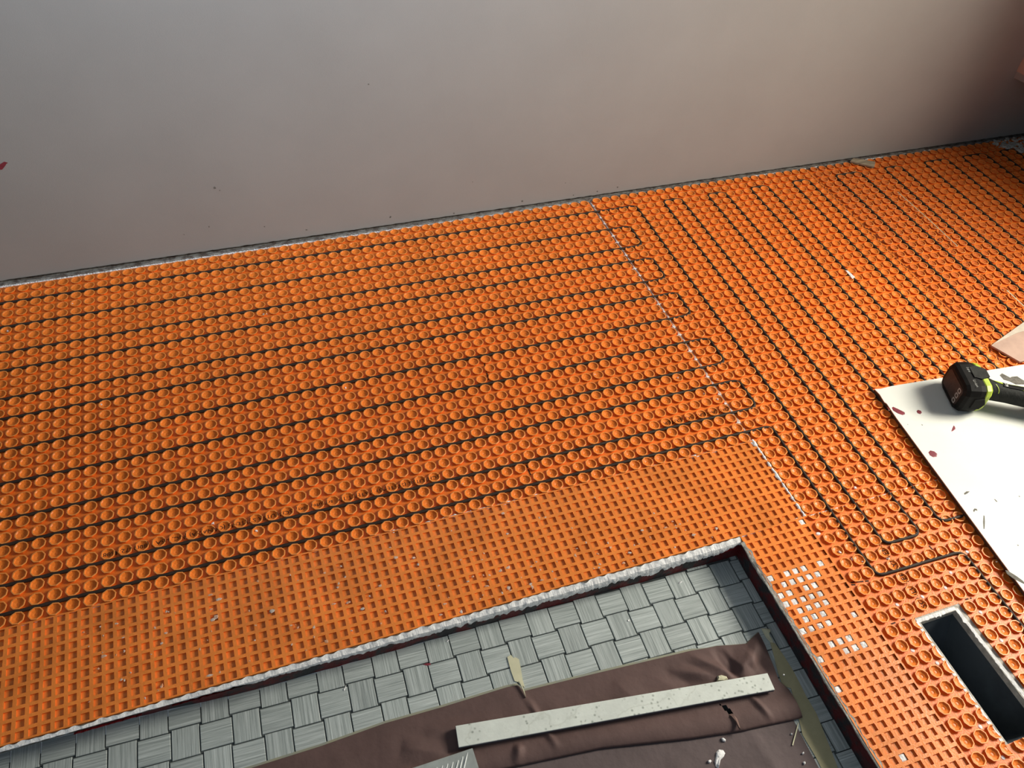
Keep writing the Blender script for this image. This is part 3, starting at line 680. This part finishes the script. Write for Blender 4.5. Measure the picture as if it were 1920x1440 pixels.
sm = [[(1872, 703), (1877, 699), (1884, 703), (1892, 709), (1897, 706), (1908, 705), (1917, 711), (1926, 716), (1924, 722), (1905, 722), (1893, 716), (1880, 712)],
      [(1880, 729), (1888, 724), (1900, 726), (1925, 729), (1925, 733), (1895, 733), (1877, 732)],
      [(1807, 925), (1812, 921), (1819, 921), (1813, 926), (1808, 928)], [(1863, 935), (1866, 936), (1871, 941), (1868, 941)], [(1824, 957), (1827, 953), (1832, 954), (1833, 958), (1829, 956), (1826, 961)],
      [(1844, 965), (1846, 966), (1847, 978), (1846, 993), (1844, 993), (1843, 978)], [(1885, 1069), (1890, 1070), (1905, 1079), (1920, 1090), (1925, 1098), (1905, 1088), (1888, 1076)],
      [(1683, 795), (1701, 795), (1702, 797), (1684, 797)][:3]+[(1700, 797)], [(1727, 795), (1731, 797), (1729, 798)], [(1701, 795), (1703, 796), (1702, 797)], [(1866, 1052), (1871, 1053), (1868, 1055)], [(1909, 929), (1914, 931), (1911, 932)], [(1906, 1021), (1911, 1022), (1909, 1024)]]
for k_, pts in enumerate(sm):
    if k_ == 7: continue
    q_ = [at(u, w_, BZ) for u, w_ in pts]; v, f = blob(q_, BZ-.003, .010); mesh('grime_mark', v, f, M['grime'], bd)

# ------------------------------------------------------------------ cordless drill lying on its side
dr = thing('cordless_drill', 'black and lime green cordless drill lying on the white board', 'drill', V(18.5, 33.3, BZ))
ax = np.array([.945, .326]); ay = np.array([-.326, .945]); D0 = np.array([17.05, 32.62])
def D(x, y, z): q_ = D0+ax*x+ay*y; return V(q_[0], q_[1], BZ+z)
def loft(name, rings, m, label=None, smooth=False, parent=dr, bev=0):
    """rings: list of equal-length lists of world points"""
    n = len(rings[0]); vs = [q_ for r in rings for q_ in r]; fs = []
    for i in range(len(rings)-1):
        for k in range(n): fs.append([i*n+k, i*n+(k+1) % n, (i+1)*n+(k+1) % n, (i+1)*n+k])
    fs += [list(range(n)), list(range((len(rings)-1)*n, len(rings)*n))]
    return mesh(name, vs, fs, m, parent, label, smooth)
def oct_(x, hy, hz, c, cz, cy=0., c2=None):
    c2 = c if c2 is None else c2
    P = [(-hy+c, -hz), (hy-c2, -hz), (hy-.3*c2, -hz+.3*c2), (hy, -hz+c2), (hy, hz-c2), (hy-.3*c2, hz-.3*c2), (hy-c2, hz), (-hy+c, hz), (-hy+.3*c, hz-.3*c), (-hy, hz-c), (-hy, -hz+c), (-hy+.3*c, -hz+.3*c)]
    return [D(x, cy+a, cz+b) for a, b in P]
bat = loft('battery', [oct_(0, 1.42, 1.02, .55, 1.32), oct_(.10, 1.62, 1.22, .62, 1.32), oct_(.35, 1.75, 1.32, .66, 1.33), oct_(1.15, 1.78, 1.33, .62, 1.34), oct_(1.55, 1.72, 1.28, .6, 1.34)], M['black'])
lab = [D(-.015, a, 1.32+b) for a, b in [(-1.1, -.78), (1.15, -.78), (1.3, -.6), (1.3, .6), (1.15, .78), (-1.1, .78), (-1.3, .5), (-1.3, -.5)]]
mesh('rating_label', lab+[tuple(np.array(q_)+np.array([ax[0], -ax[1], 0])*.03*U) for q_ in lab], [list(range(8)), list(range(8, 16))]+[[i, (i+1) % 8, 8+(i+1) % 8, 8+i] for i in range(8)], M['label_dark'], bat)
for (y0, z0, s) in [(.90, -.60, .42), (.90, -.08, .42), (.90, .42, .42)]:   # pale symbols printed at the end of the label
    q_ = [D(-.03, y0+a*s*.5, 1.32+z0+b*s*.5) for a, b in [(-1, -.6), (-.6, -1), (.6, -1), (1, -.6), (1, .6), (.6, 1), (-.6, 1), (-1, .6)]]
    q2 = [D(-.03, y0+a*s*.26, 1.32+z0+b*s*.26) for a, b in [(-1, -.6), (-.6, -1), (.6, -1), (1, -.6), (1, .6), (.6, 1), (-.6, 1), (-1, .6)]]
    mesh('label_symbol', q_+q2, [[i, (i+1) % 8, 8+(i+1) % 8, 8+i] for i in range(8)], M['grey_print'], bat, recalc=False)
def dtext(body, fn, w, h, m, parent):
    cu = bpy.data.curves.new('t', 'FONT'); cu.body = body; cu.size = 1; o = bpy.data.objects.new('t', cu); C.objects.link(o)
    dg = bpy.context.evaluated_depsgraph_get(); me = bpy.data.meshes.new_from_object(o.evaluated_get(dg)); bpy.data.objects.remove(o)
    W = max(q_.co.x for q_ in me.vertices); d = off(parent)
    for q_ in me.vertices: q_.co = Vector(fn(q_.co.x/W*w, q_.co.y/.72*h))-d
    me.materials.clear(); return link('printed_text', me, m, parent)
dtext('18V', lambda a, b: D(.72+b, -.85+a, 2.675), .62, .26, M['grey_print'], bat)
dtext('Li-ion', lambda a, b: D(.72+b, .55+a, 2.675), .75, .22, M['grey_print'], bat)
# latches at the battery sides
for s in (-1, 1):
    loft('battery_latch', [[D(x, s*(1.70), 1.32+z) for x, z in ((.75, -.5), (1.6, -.62), (1.9, 0), (1.6, .62), (.75, .5))], [D(x, s*(1.86), 1.32+z*.85) for x, z in ((.85, -.5), (1.55, -.62), (1.8, 0), (1.55, .62), (.85, .5))]], M['black'], parent=bat)
v = [D(x, y, z) for z in (2.60, 2.74) for x, y in ((.95, -.75), (1.5, -.95), (2.2, -.62), (2.2, .2), (1.5, .48), (.95, .3))]
mesh('battery_latch', v, [list(range(6)), list(range(6, 12))]+[[i, (i+1) % 6, 6+(i+1) % 6, 6+i] for i in range(6)], M['rubber'], bat)
loft('lime_collar', [oct_(1.5, 1.66, 1.22, .6, 1.36), oct_(1.62, 1.74, 1.30, .62, 1.36), oct_(1.95, 1.68, 1.24, .6, 1.4, .0), oct_(2.2, 1.30, 1.05, .55, 1.42, .15)], M['lime'])
# handle: rubber grip sweeping to the right
def ell(c, d, ry, rz, cz, n=16):
    d = np.array(d)/np.linalg.norm(d); nn = np.array([-d[1], d[0]])
    return [V(*(np.array(c)+nn*ry*math.cos(2*math.pi*k/n)), BZ+cz+rz*math.sin(2*math.pi*k/n)) for k in range(n)]
hc = [(18.95, 33.35), (19.6, 33.85), (20.6, 34.55), (21.7, 35.25), (23.0, 36.0), (24.4, 36.75)]
hr = [(1.05, .98), (.80, .80), (.72, .74), (.76, .78), (.80, .82), (.95, .95)]
loft('grip', [ell(c, (.86, .52), a, b, 1.42) for c, (a, b) in zip(hc, hr)], M['rubber'], smooth=True)
# lime strip with brand badge along the top-far flank of the grip
def strip(name, t0, t1, a0, a1, rr, m, n=8, taper=0.):
    vs, fs = [], []
    for i in range(n+1):
        t = t0+(t1-t0)*i/n; k = min(int(t), 4); w = t-k
        c = np.array(hc[k])*(1-w)+np.array(hc[k+1])*w; ry = hr[k][0]*(1-w)+hr[k+1][0]*w; rz = hr[k][1]*(1-w)+hr[k+1][1]*w
        d = np.array((.86, .52)); nn = np.array([-d[1], d[0]]); am = (a0+a1)/2; hw = (a1-a0)/2*(1-taper*(1-i/n))
        for j in range(4):
            a = am-hw+2*hw*j/3; vs.append(V(*(c+nn*(ry*rr)*math.cos(a)), BZ+1.42+rz*rr*math.sin(a)))
    for i in range(n):
        for j in range(3): q_ = i*4+j; fs.append([q_, q_+1, q_+5, q_+4])
    return mesh(name, vs, fs, m, dr, recalc=False, smooth=True)
strip('lime_panel', .9, 3.2, R_(70), R_(142), 1.03, M['lime'], taper=.95)
strip('badge', 1.5, 3.0, R_(80), R_(114), 1.05, M['black'])
def bt(a, b):
    t = 1.58+a; k = min(int(t), 4); w = t-k; c = np.array(hc[k])*(1-w)+np.array(hc[k+1])*w; d = np.array((.86, .52)); nn = np.array([-d[1], d[0]]); an = R_(107-b*70); r = hr[k][0]*(1-w)+hr[k+1][0]*w
    return V(*(c+nn*r*1.06*math.cos(an)), BZ+1.42+r*1.07*math.sin(an))
dtext('RYOBI', lambda a, b: bt(a, b), 1.3, .34, M['white_print'], dr)
vs = []; 
for i in range(9):
    t = i/8; k_ = 1.02+.22*math.sin(t*math.pi*.6); an = R_(80-50*t); k = 1; w = k_-1; c = np.array(hc[k])*(1-w)+np.array(hc[k+1])*w; nn = np.array([-.52, .86]); r = .80
    for e in (-.03, .03): c2 = c+np.array((.86, .52))*e; vs.append(V(*(c2+nn*r*math.cos(an)*1.0), BZ+1.42+r*1.03*math.sin(an)))
mesh('lime_line', vs, [[2*i, 2*i+1, 2*i+3, 2*i+2] for i in range(8)], M['lime'], dr, recalc=False)
# motor housing and chuck beyond the frame
hd = np.array((.52, -.86)); 
def mh(c, r, z=1.5): 
    nn = np.array([.86, .52]); return [V(*(np.array(c)+nn*r*math.cos(2*math.pi*k/18)), BZ+z+r*math.sin(2*math.pi*k/18)) for k in range(18)]
c0 = np.array((25.3, 37.4))
loft('motor_housing', [mh(c0-hd*2.6, .9), mh(c0-hd*2.4, 1.2), mh(c0, 1.3), mh(c0+hd*2, 1.15)], M['lime'], smooth=True)
loft('chuck', [mh(c0+hd*2, .8), mh(c0+hd*3.2, .78), mh(c0+hd*3.9, .5)], M['black'], smooth=True)
v = [V(*(np.array(hc[4])+np.array((-.52, .86))*a+np.array((.86, .52))*b), BZ+z) for z in (1.1, 1.7) for a, b in ((-.7, .2), (-1.25, .4), (-1.35, 1.1), (-.7, 1.3))]
mesh('trigger', v, [list(range(4)), list(range(4, 8))]+[[i, (i+1) % 4, 4+(i+1) % 4, 4+i] for i in range(4)], M['black'], dr)

# ------------------------------------------------------------------ paper, tape, strips in the sunken floor
def inside(p, poly):
    x, y = p; r = False
    for (x1, y1), (x2, y2) in zip(poly, poly[1:]+poly[:1]):
        if (y1 > y) != (y2 > y) and x < (x2-x1)*(y-y1)/(y2-y1)+x1: r = not r
    return r
Z0 = ZT
# upper layer: columns from far edge to near (folded) edge
far_e = [(-47, 44.1), (-42, 43.5), (-38.3, 43.45), (-34.2, 43.45), (-30.5, 43.3), (-27.1, 43.4), (-23.2, 43.42), (-22.5, 43.5), (-22.3, 43.95), (-19.1, 44.15), (-15.3, 44.42), (-11.5, 44.7), (-10.4, 44.85), (-9.8, 44.9), (-8.8, 45.15), (-7.9, 45.35), (-7.3, 45.1), (-6.75, 44.9)]
near_e = [(-47, 45.6), (-30, 47.2), (-24.48, 47.85), (-19.24, 48.45), (-14.11, 49.55), (-10.91, 50.1), (-7.1, 50.5)]
right_e = [(44.9, -6.75), (45.83, -6.85), (47.0, -7.1), (48.1, -7.3), (48.8, -7.0), (50.5, -7.1)]
def lerp(tab, x):
    if x <= tab[0][0]: return tab[0][1]
    for (a, b), (c, d) in zip(tab, tab[1:]):
        if x <= c: return b+(d-b)*(x-a)/(c-a)
    return tab[-1][1]
def crease(x, y, lines):
    h = 0
    for (x0, y0, x1, y1, w, a) in lines:
        L = math.hypot(x1-x0, y1-y0); t = max(0, min(1, ((x-x0)*(x1-x0)+(y-y0)*(y1-y0))/L/L)); d = math.hypot(x-x0-t*(x1-x0), y-y0-t*(y1-y0))
        h += a*max(0, 1-d/w)*(1-abs(2*t-1)**3)
    return h
cr = [(-12.0, 44.6, -9.7, 47.4, .55, .35), (-10.0, 44.8, -9.6, 47.2, .5, -.42), (-9.6, 47.2, -7.4, 45.3, .8, .42), (-7.9, 45.3, -7.6, 47.8, .5, -.2), (-13.5, 45.4, -10.5, 46.9, .5, .22), (-6.9, 45, -8.6, 46.9, .45, .3),
      (-22.4, 43.9, -21.6, 48, .3, .16), (-24.3, 48.2, -23.6, 46.8, .35, .3), (-30, 45.0, -27.5, 46.2, .8, .18), (-9.5, 48.3, -9.0, 50.3, .3, .2), (-28.5, 44.5, -24, 45.1, .6, .12), (-17, 45, -16, 47, 1.0, .12), (-14, 44.8, -12, 47.4, .8, -.12)]
pp_ = thing('paper_sheet', 'brown kraft paper folded over, under the pale stone strip', 'paper', V(-18, 46.5, ZT))
vs, fs = [], []; nx, ny = 420, 46
for i in range(nx+1):
    x0 = -47+(40.25)*i/nx
    f0 = lerp(far_e, x0); n0 = lerp(near_e, x0)
    for j in range(ny+1):
        t = j/ny; tt = min(1, t/.94); y = f0+(n0-f0)*tt
        xr_ = lerp([(a, b) for a, b in right_e], y) if i > nx*.93 else 0
        x = x0
        if i > nx*.93: x = x0+(xr_+6.75)*((i-nx*.93)/(nx*.07))
        edge_f = min(1, tt/.10)
        prof = .10+.16*min(1, tt*2.5)
        nearroll = max(0, (tt-.80)/.20); base = prof+.16*math.sin(min(1, (tt-.70)/.2)*math.pi/2) if tt > .70 else prof
        z = base
        if nearroll > 0: z = base*math.sqrt(max(0, 1-nearroll**2*.92))
        if t > .94: z = .09; y = n0-(t-.94)/.06*.25
        z += (.045*noise.noise(Vector((x*.25, y*.4, 0)))+.03*noise.noise(Vector((x*.9, y*1.1, 4))))*min(1, tt*4)*(1-nearroll*.8)
        z += crease(x, y, cr)*(1-nearroll)*min(1, .15+tt*3)
        vs.append(V(x, y, ZT+max(.045, z)))
tear = [at(u, w_, ZT+.5) for u, w_ in [(1351, 1317), (1364, 1316), (1366, 1322), (1372, 1329), (1374, 1336), (1366, 1335), (1358, 1327)]]
for i in range(nx):
    for j in range(ny):
        k = i*(ny+1)+j; x, y = vs[k][0]/U, -vs[k][1]/U
        if inside((x+.05, y+.03), tear): continue
        fs.append([k, k+1, k+ny+2, k+ny+1])
mesh('folded_sheet', vs, fs, M['paper'], pp_, smooth=True, recalc=False)
# raised torn lips around the tear
q_ = [at(u, w_, ZT+.55) for u, w_ in [(1374, 1336), (1383, 1345), (1387, 1356), (1391, 1370), (1388, 1368), (1380, 1352), (1368, 1338)]]
v, f = blob(q_, ZT+.40, .12, .2); mesh('torn_flap', v, f, mat('torn_paper_inside', (.20, .125, .105), .8, .2, 40, .15), pp_, label='lighter torn paper lip')
# lower layer
pl = thing('paper_sheet', 'flat grey-brown paper underneath with white mortar crumbs', 'paper', V(-14, 53, ZT))
vs, fs = [], []; nx, ny = 90, 30
for i in range(nx+1):
    for j in range(ny+1):
        y = 47+14*j/ny if True else 0
        xr_ = -7.65-.03*(y-50); x = -34+(xr_+34)*i/nx; lo_ = lerp(near_e, x)-.6
        y = lo_+(62-lo_)*j/ny; xr_ = -7.65-.03*(y-50); x = -34+(xr_+34)*i/nx
        z = .035+.05*max(0, noise.noise(Vector((x*.35, y*.35, 11))))+.02*noise.noise(Vector((x*1.2, y*1.2, 2)))+max(0, crease(x, y, [(-10.5, 50.4, -9.6, 58, .4, .10), (-16, 50, -12, 56, .8, .08)]))
        vs.append(V(x, y, ZT+max(.03, z)))
for i in range(nx):
    for j in range(ny): k = i*(ny+1)+j; fs.append([k, k+1, k+ny+2, k+ny+1])
mesh('flat_sheet', vs, fs, M['paper_low'], pl, smooth=True, recalc=False)
# chunks
def chunk(name, label, cat, pts, z, h, m):
    q_ = [at(u, w_, z) for u, w_ in pts]; v, f = blob(q_, z-.02, h, .5); return tag(mesh(name, v, f, m), label, cat)
zc = ZT+.08
chunk('mortar_lump', 'largest white mortar lump on the flat brown paper', 'mortar', [(1343, 1410), (1348, 1405), (1356, 1406), (1360, 1412), (1357, 1419), (1351, 1425), (1349, 1434), (1347, 1442), (1342, 1437), (1340, 1428), (1342, 1420)], zc, .09, M['mortar'])
chunk('mortar_lump', 'small white crumb above the largest mortar lump', 'mortar', [(1352, 1384), (1356, 1383), (1361, 1387), (1360, 1391), (1355, 1390)], zc, .10, M['mortar'])
chunk('mortar_lump', 'small white crumb left of the largest mortar lump', 'mortar', [(1327, 1426), (1332, 1424), (1335, 1427), (1331, 1431), (1328, 1430)], zc, .08, M['mortar'])
chunk('mortar_lump', 'white crumb nearest the olive tape on the paper', 'mortar', [(1505, 1429), (1509, 1427), (1511, 1431), (1508, 1434)], zc, .08, M['mortar'])
chunk('mortar_lump', 'pale crumb below the end of the paper fold', 'mortar', [(1503, 1412), (1507, 1409), (1508, 1413), (1505, 1415)], zc, .07, M['mortar'])
chunk('mortar_lump', 'tiny pale crumb beside the thin wood splinter', 'mortar', [(1482, 1375), (1485, 1374), (1486, 1378), (1483, 1378)], zc, .07, M['mortar'])
q_ = [at(u, w_, zc) for u, w_ in [(1496, 1356), (1498, 1356), (1487, 1398), (1485, 1397)]]; v, f = prism(q_, zc, zc+.03); tag(mesh('wood_splinter', v, f, M['tape_pale']), 'thin pale wood splinter at the end of the paper fold', 'splinter')
for pts, lb in [([(644, 1293), (648, 1286), (649, 1284), (648, 1290), (645, 1296)], 'white flake on the tile nearest the ragged white edge'), ([(836, 1203), (841, 1199), (842, 1200), (839, 1204)], 'small white flake on the tiles under the thickest white mortar'),
                ([(1272, 1094), (1275, 1090), (1280, 1089), (1278, 1092), (1274, 1094)], 'white flake on the tiles near the inner corner'), ([(1177, 1162), (1180, 1161), (1180, 1165), (1177, 1165)], 'tiny white flake in the middle of the tile field')]:
    chunk('mortar_flake', lb, 'mortar', pts, ZT+.03, .03, M['mortar'])
chunk('paint_flake', 'dark red paint flake on the tile joint', 'paint flake', [(792, 1246), (799, 1243), (807, 1243), (808, 1247), (800, 1248)], ZT+.02, .02, M['redpaint'])
chunk('paint_flake', 'red paint flake on the tile in the inner corner', 'paint flake', [(1388, 1055), (1394, 1051), (1400, 1053), (1396, 1057), (1392, 1060)], ZT+.02, .02, M['redpaint'])
# tape
q_ = [at(u, w_, ZT+.03) for u, w_ in [(1443, 1200), (1454, 1207), (1470, 1230), (1487, 1257), (1500, 1282), (1512, 1306), (1531, 1338), (1551, 1388), (1568, 1432), (1585, 1480), (1560, 1480), (1530, 1420), (1505, 1378), (1497, 1345), (1483, 1290), (1468, 1287), (1459, 1262), (1450, 1225)]]
v, f = prism(q_, ZT+.005, ZT+.035); tag(mesh('masking_tape', v, f, M['tape']), 'long olive masking tape strip down the right side of the paper', 'tape')
q_ = [at(u, w_, ZT+.06) for u, w_ in [(1427, 1178), (1437, 1178), (1445, 1180), (1444, 1185), (1440, 1186), (1442, 1196), (1450, 1205), (1444, 1204), (1436, 1195)]]
v, f = blob(q_, ZT+.04, .12, .3); tag(mesh('masking_tape', v, f, M['tape_pale']), 'pale crumpled tape end at the upper right paper corner', 'tape')
tp = thing('masking_tape', 'small pale tape tab sticking up from the paper edge onto the tiles', 'tape', V(-22.3, 42.8, ZT))
v, f = prism([at(u, w_, ZT+.04) for u, w_ in [(951, 1232), (958, 1228), (963, 1234), (966, 1232), (973, 1236), (976, 1250), (980, 1275), (984, 1289), (972, 1279), (965, 1277), (958, 1258)]], ZT+.01, ZT+.045); mesh('tape_strip', v, f, M['tape_pale'], tp)
v, f = prism([at(u, w_, ZT+.25) for u, w_ in [(972, 1277), (977, 1280), (983, 1295), (986, 1308), (982, 1298), (976, 1284)]], ZT+.2, ZT+.3); mesh('torn_edge', v, f, M['tape_pale'], tp)
q_ = [at(u, w_, ZT+.5) for u, w_ in [(1345, 1266), (1352, 1264), (1364, 1267), (1366, 1272), (1358, 1277), (1344, 1277), (1346, 1271)]]
v, f = blob(q_, ZT+.36, .14, .2); tag(mesh('masking_tape', v, f, M['tape_pale']), 'scrap of pale tape tucked behind the stone strip', 'tape')
# thin band of tape under the far paper edge
pts = [(x, y-.22) for x, y in far_e if x > -46]+[(x, y+.3) for x, y in reversed([e for e in far_e if e[0] > -46])]
vs, fs = [], []; n = len([e for e in far_e if e[0] > -46]); E = [e for e in far_e if e[0] > -46]
for (x, y) in E: vs += [V(x, y-(.16 if x < -11 else .06), ZT+.02), V(x, y+.4, ZT+.02)]
for i in range(n-1): fs.append([2*i, 2*i+1, 2*i+3, 2*i+2])
mesh('tape_edge', vs, fs, mat('tape_residue', (.33, .32, .22), .6, .3, 30, .2, col2=(.27, .29, .25)), pp_, recalc=False, label='olive tape under the far paper edge')

# pale stone strip
zs = ZT+.68
q_ = [at(854, 1361, zs), at(1439, 1262, zs), at(1453, 1293, zs), at(860, 1401, zs)]
def bevprism(pts, z0, z1, name, m, b=.03, parent=None):
    v, f = prism(pts, z0, z1); o = mesh(name, v, f, m, parent); bm = bmesh.new(); bm.from_mesh(o.data)
    bmesh.ops.bevel(bm, geom=bm.edges[:], offset=b*U, segments=2, affect='EDGES'); bm.to_mesh(o.data); bm.free(); return o
st = thing('stone_strip', 'long pale speckled porcelain strip lying across the brown paper', 'tile strip', V(-17, 46.7, ZT+.3))
bevprism(q_, zs-.10, zs, 'glazed_top', M['stone'], .015, st); 
bevprism(q_, zs-.28, zs-.101, 'body', mat('shaded_tile_side', (.10, .10, .12), .7, .3, 30, .1), .01, st)  # shade on the strip's front side put into this dark bluish colour
# offcut tile seen from the back with combed mortar
zs2 = ZT+.66
a, b, c = at(772, 1440, zs2), at(886, 1402, zs2), at(898, 1440, zs2)
a, b, c = np.array(a), np.array(b), np.array(c); e1 = (a-b)/np.linalg.norm(a-b); e2 = (c-b)/np.linalg.norm(c-b)
tb = thing('tile_offcut', 'grey tile offcut with combed mortar on its back, below the stone strip', 'tile', V(b[0], b[1], ZT+.2))
qq = [b, b+e1*5.0, b+e1*5.0+e2*3.2, b+e2*3.2]
bevprism([tuple(x) for x in qq], zs2-.22, zs2-.03, 'tile_back', mat('grey_tile_back', (.33, .36, .35), .75, .2, 40, .12), .02, tb)
vs, fs = [], []
for k in range(15):
    t0 = .35+k*.3; n_ = 14
    for s_ in range(n_+1):
        w = s_/n_; L0 = .15+.22*min(1, k/2.); pnt = b+e1*(t0+w*1.3+.10*math.sin(w*3))+e2*(L0+w*2.6)
        if k == 0: pass
        d = (e1*1.3+e2*2.6); d = d/np.linalg.norm(d); nn = np.array([-d[1], d[0]])*.07; h = .07*(.7+.4*noise.noise(Vector((k*3, w*9, 0))))*math.sin(min(1, .15+w*4)*math.pi/2)
        if s_ == 0: k0 = len(vs)
        vs += [V(*(pnt-nn), zs2-.04), V(*pnt, zs2-.03+h), V(*(pnt+nn), zs2-.04)]
    for s_ in range(n_): q0 = k0+3*s_; fs += [[q0, q0+1, q0+4, q0+3], [q0+1, q0+2, q0+5, q0+4]]
mesh('mortar_ridges', vs, fs, mat('pale_combed_mortar', (.50, .54, .53), .5, .5, 60, .15, .3, 200), tb, recalc=False)
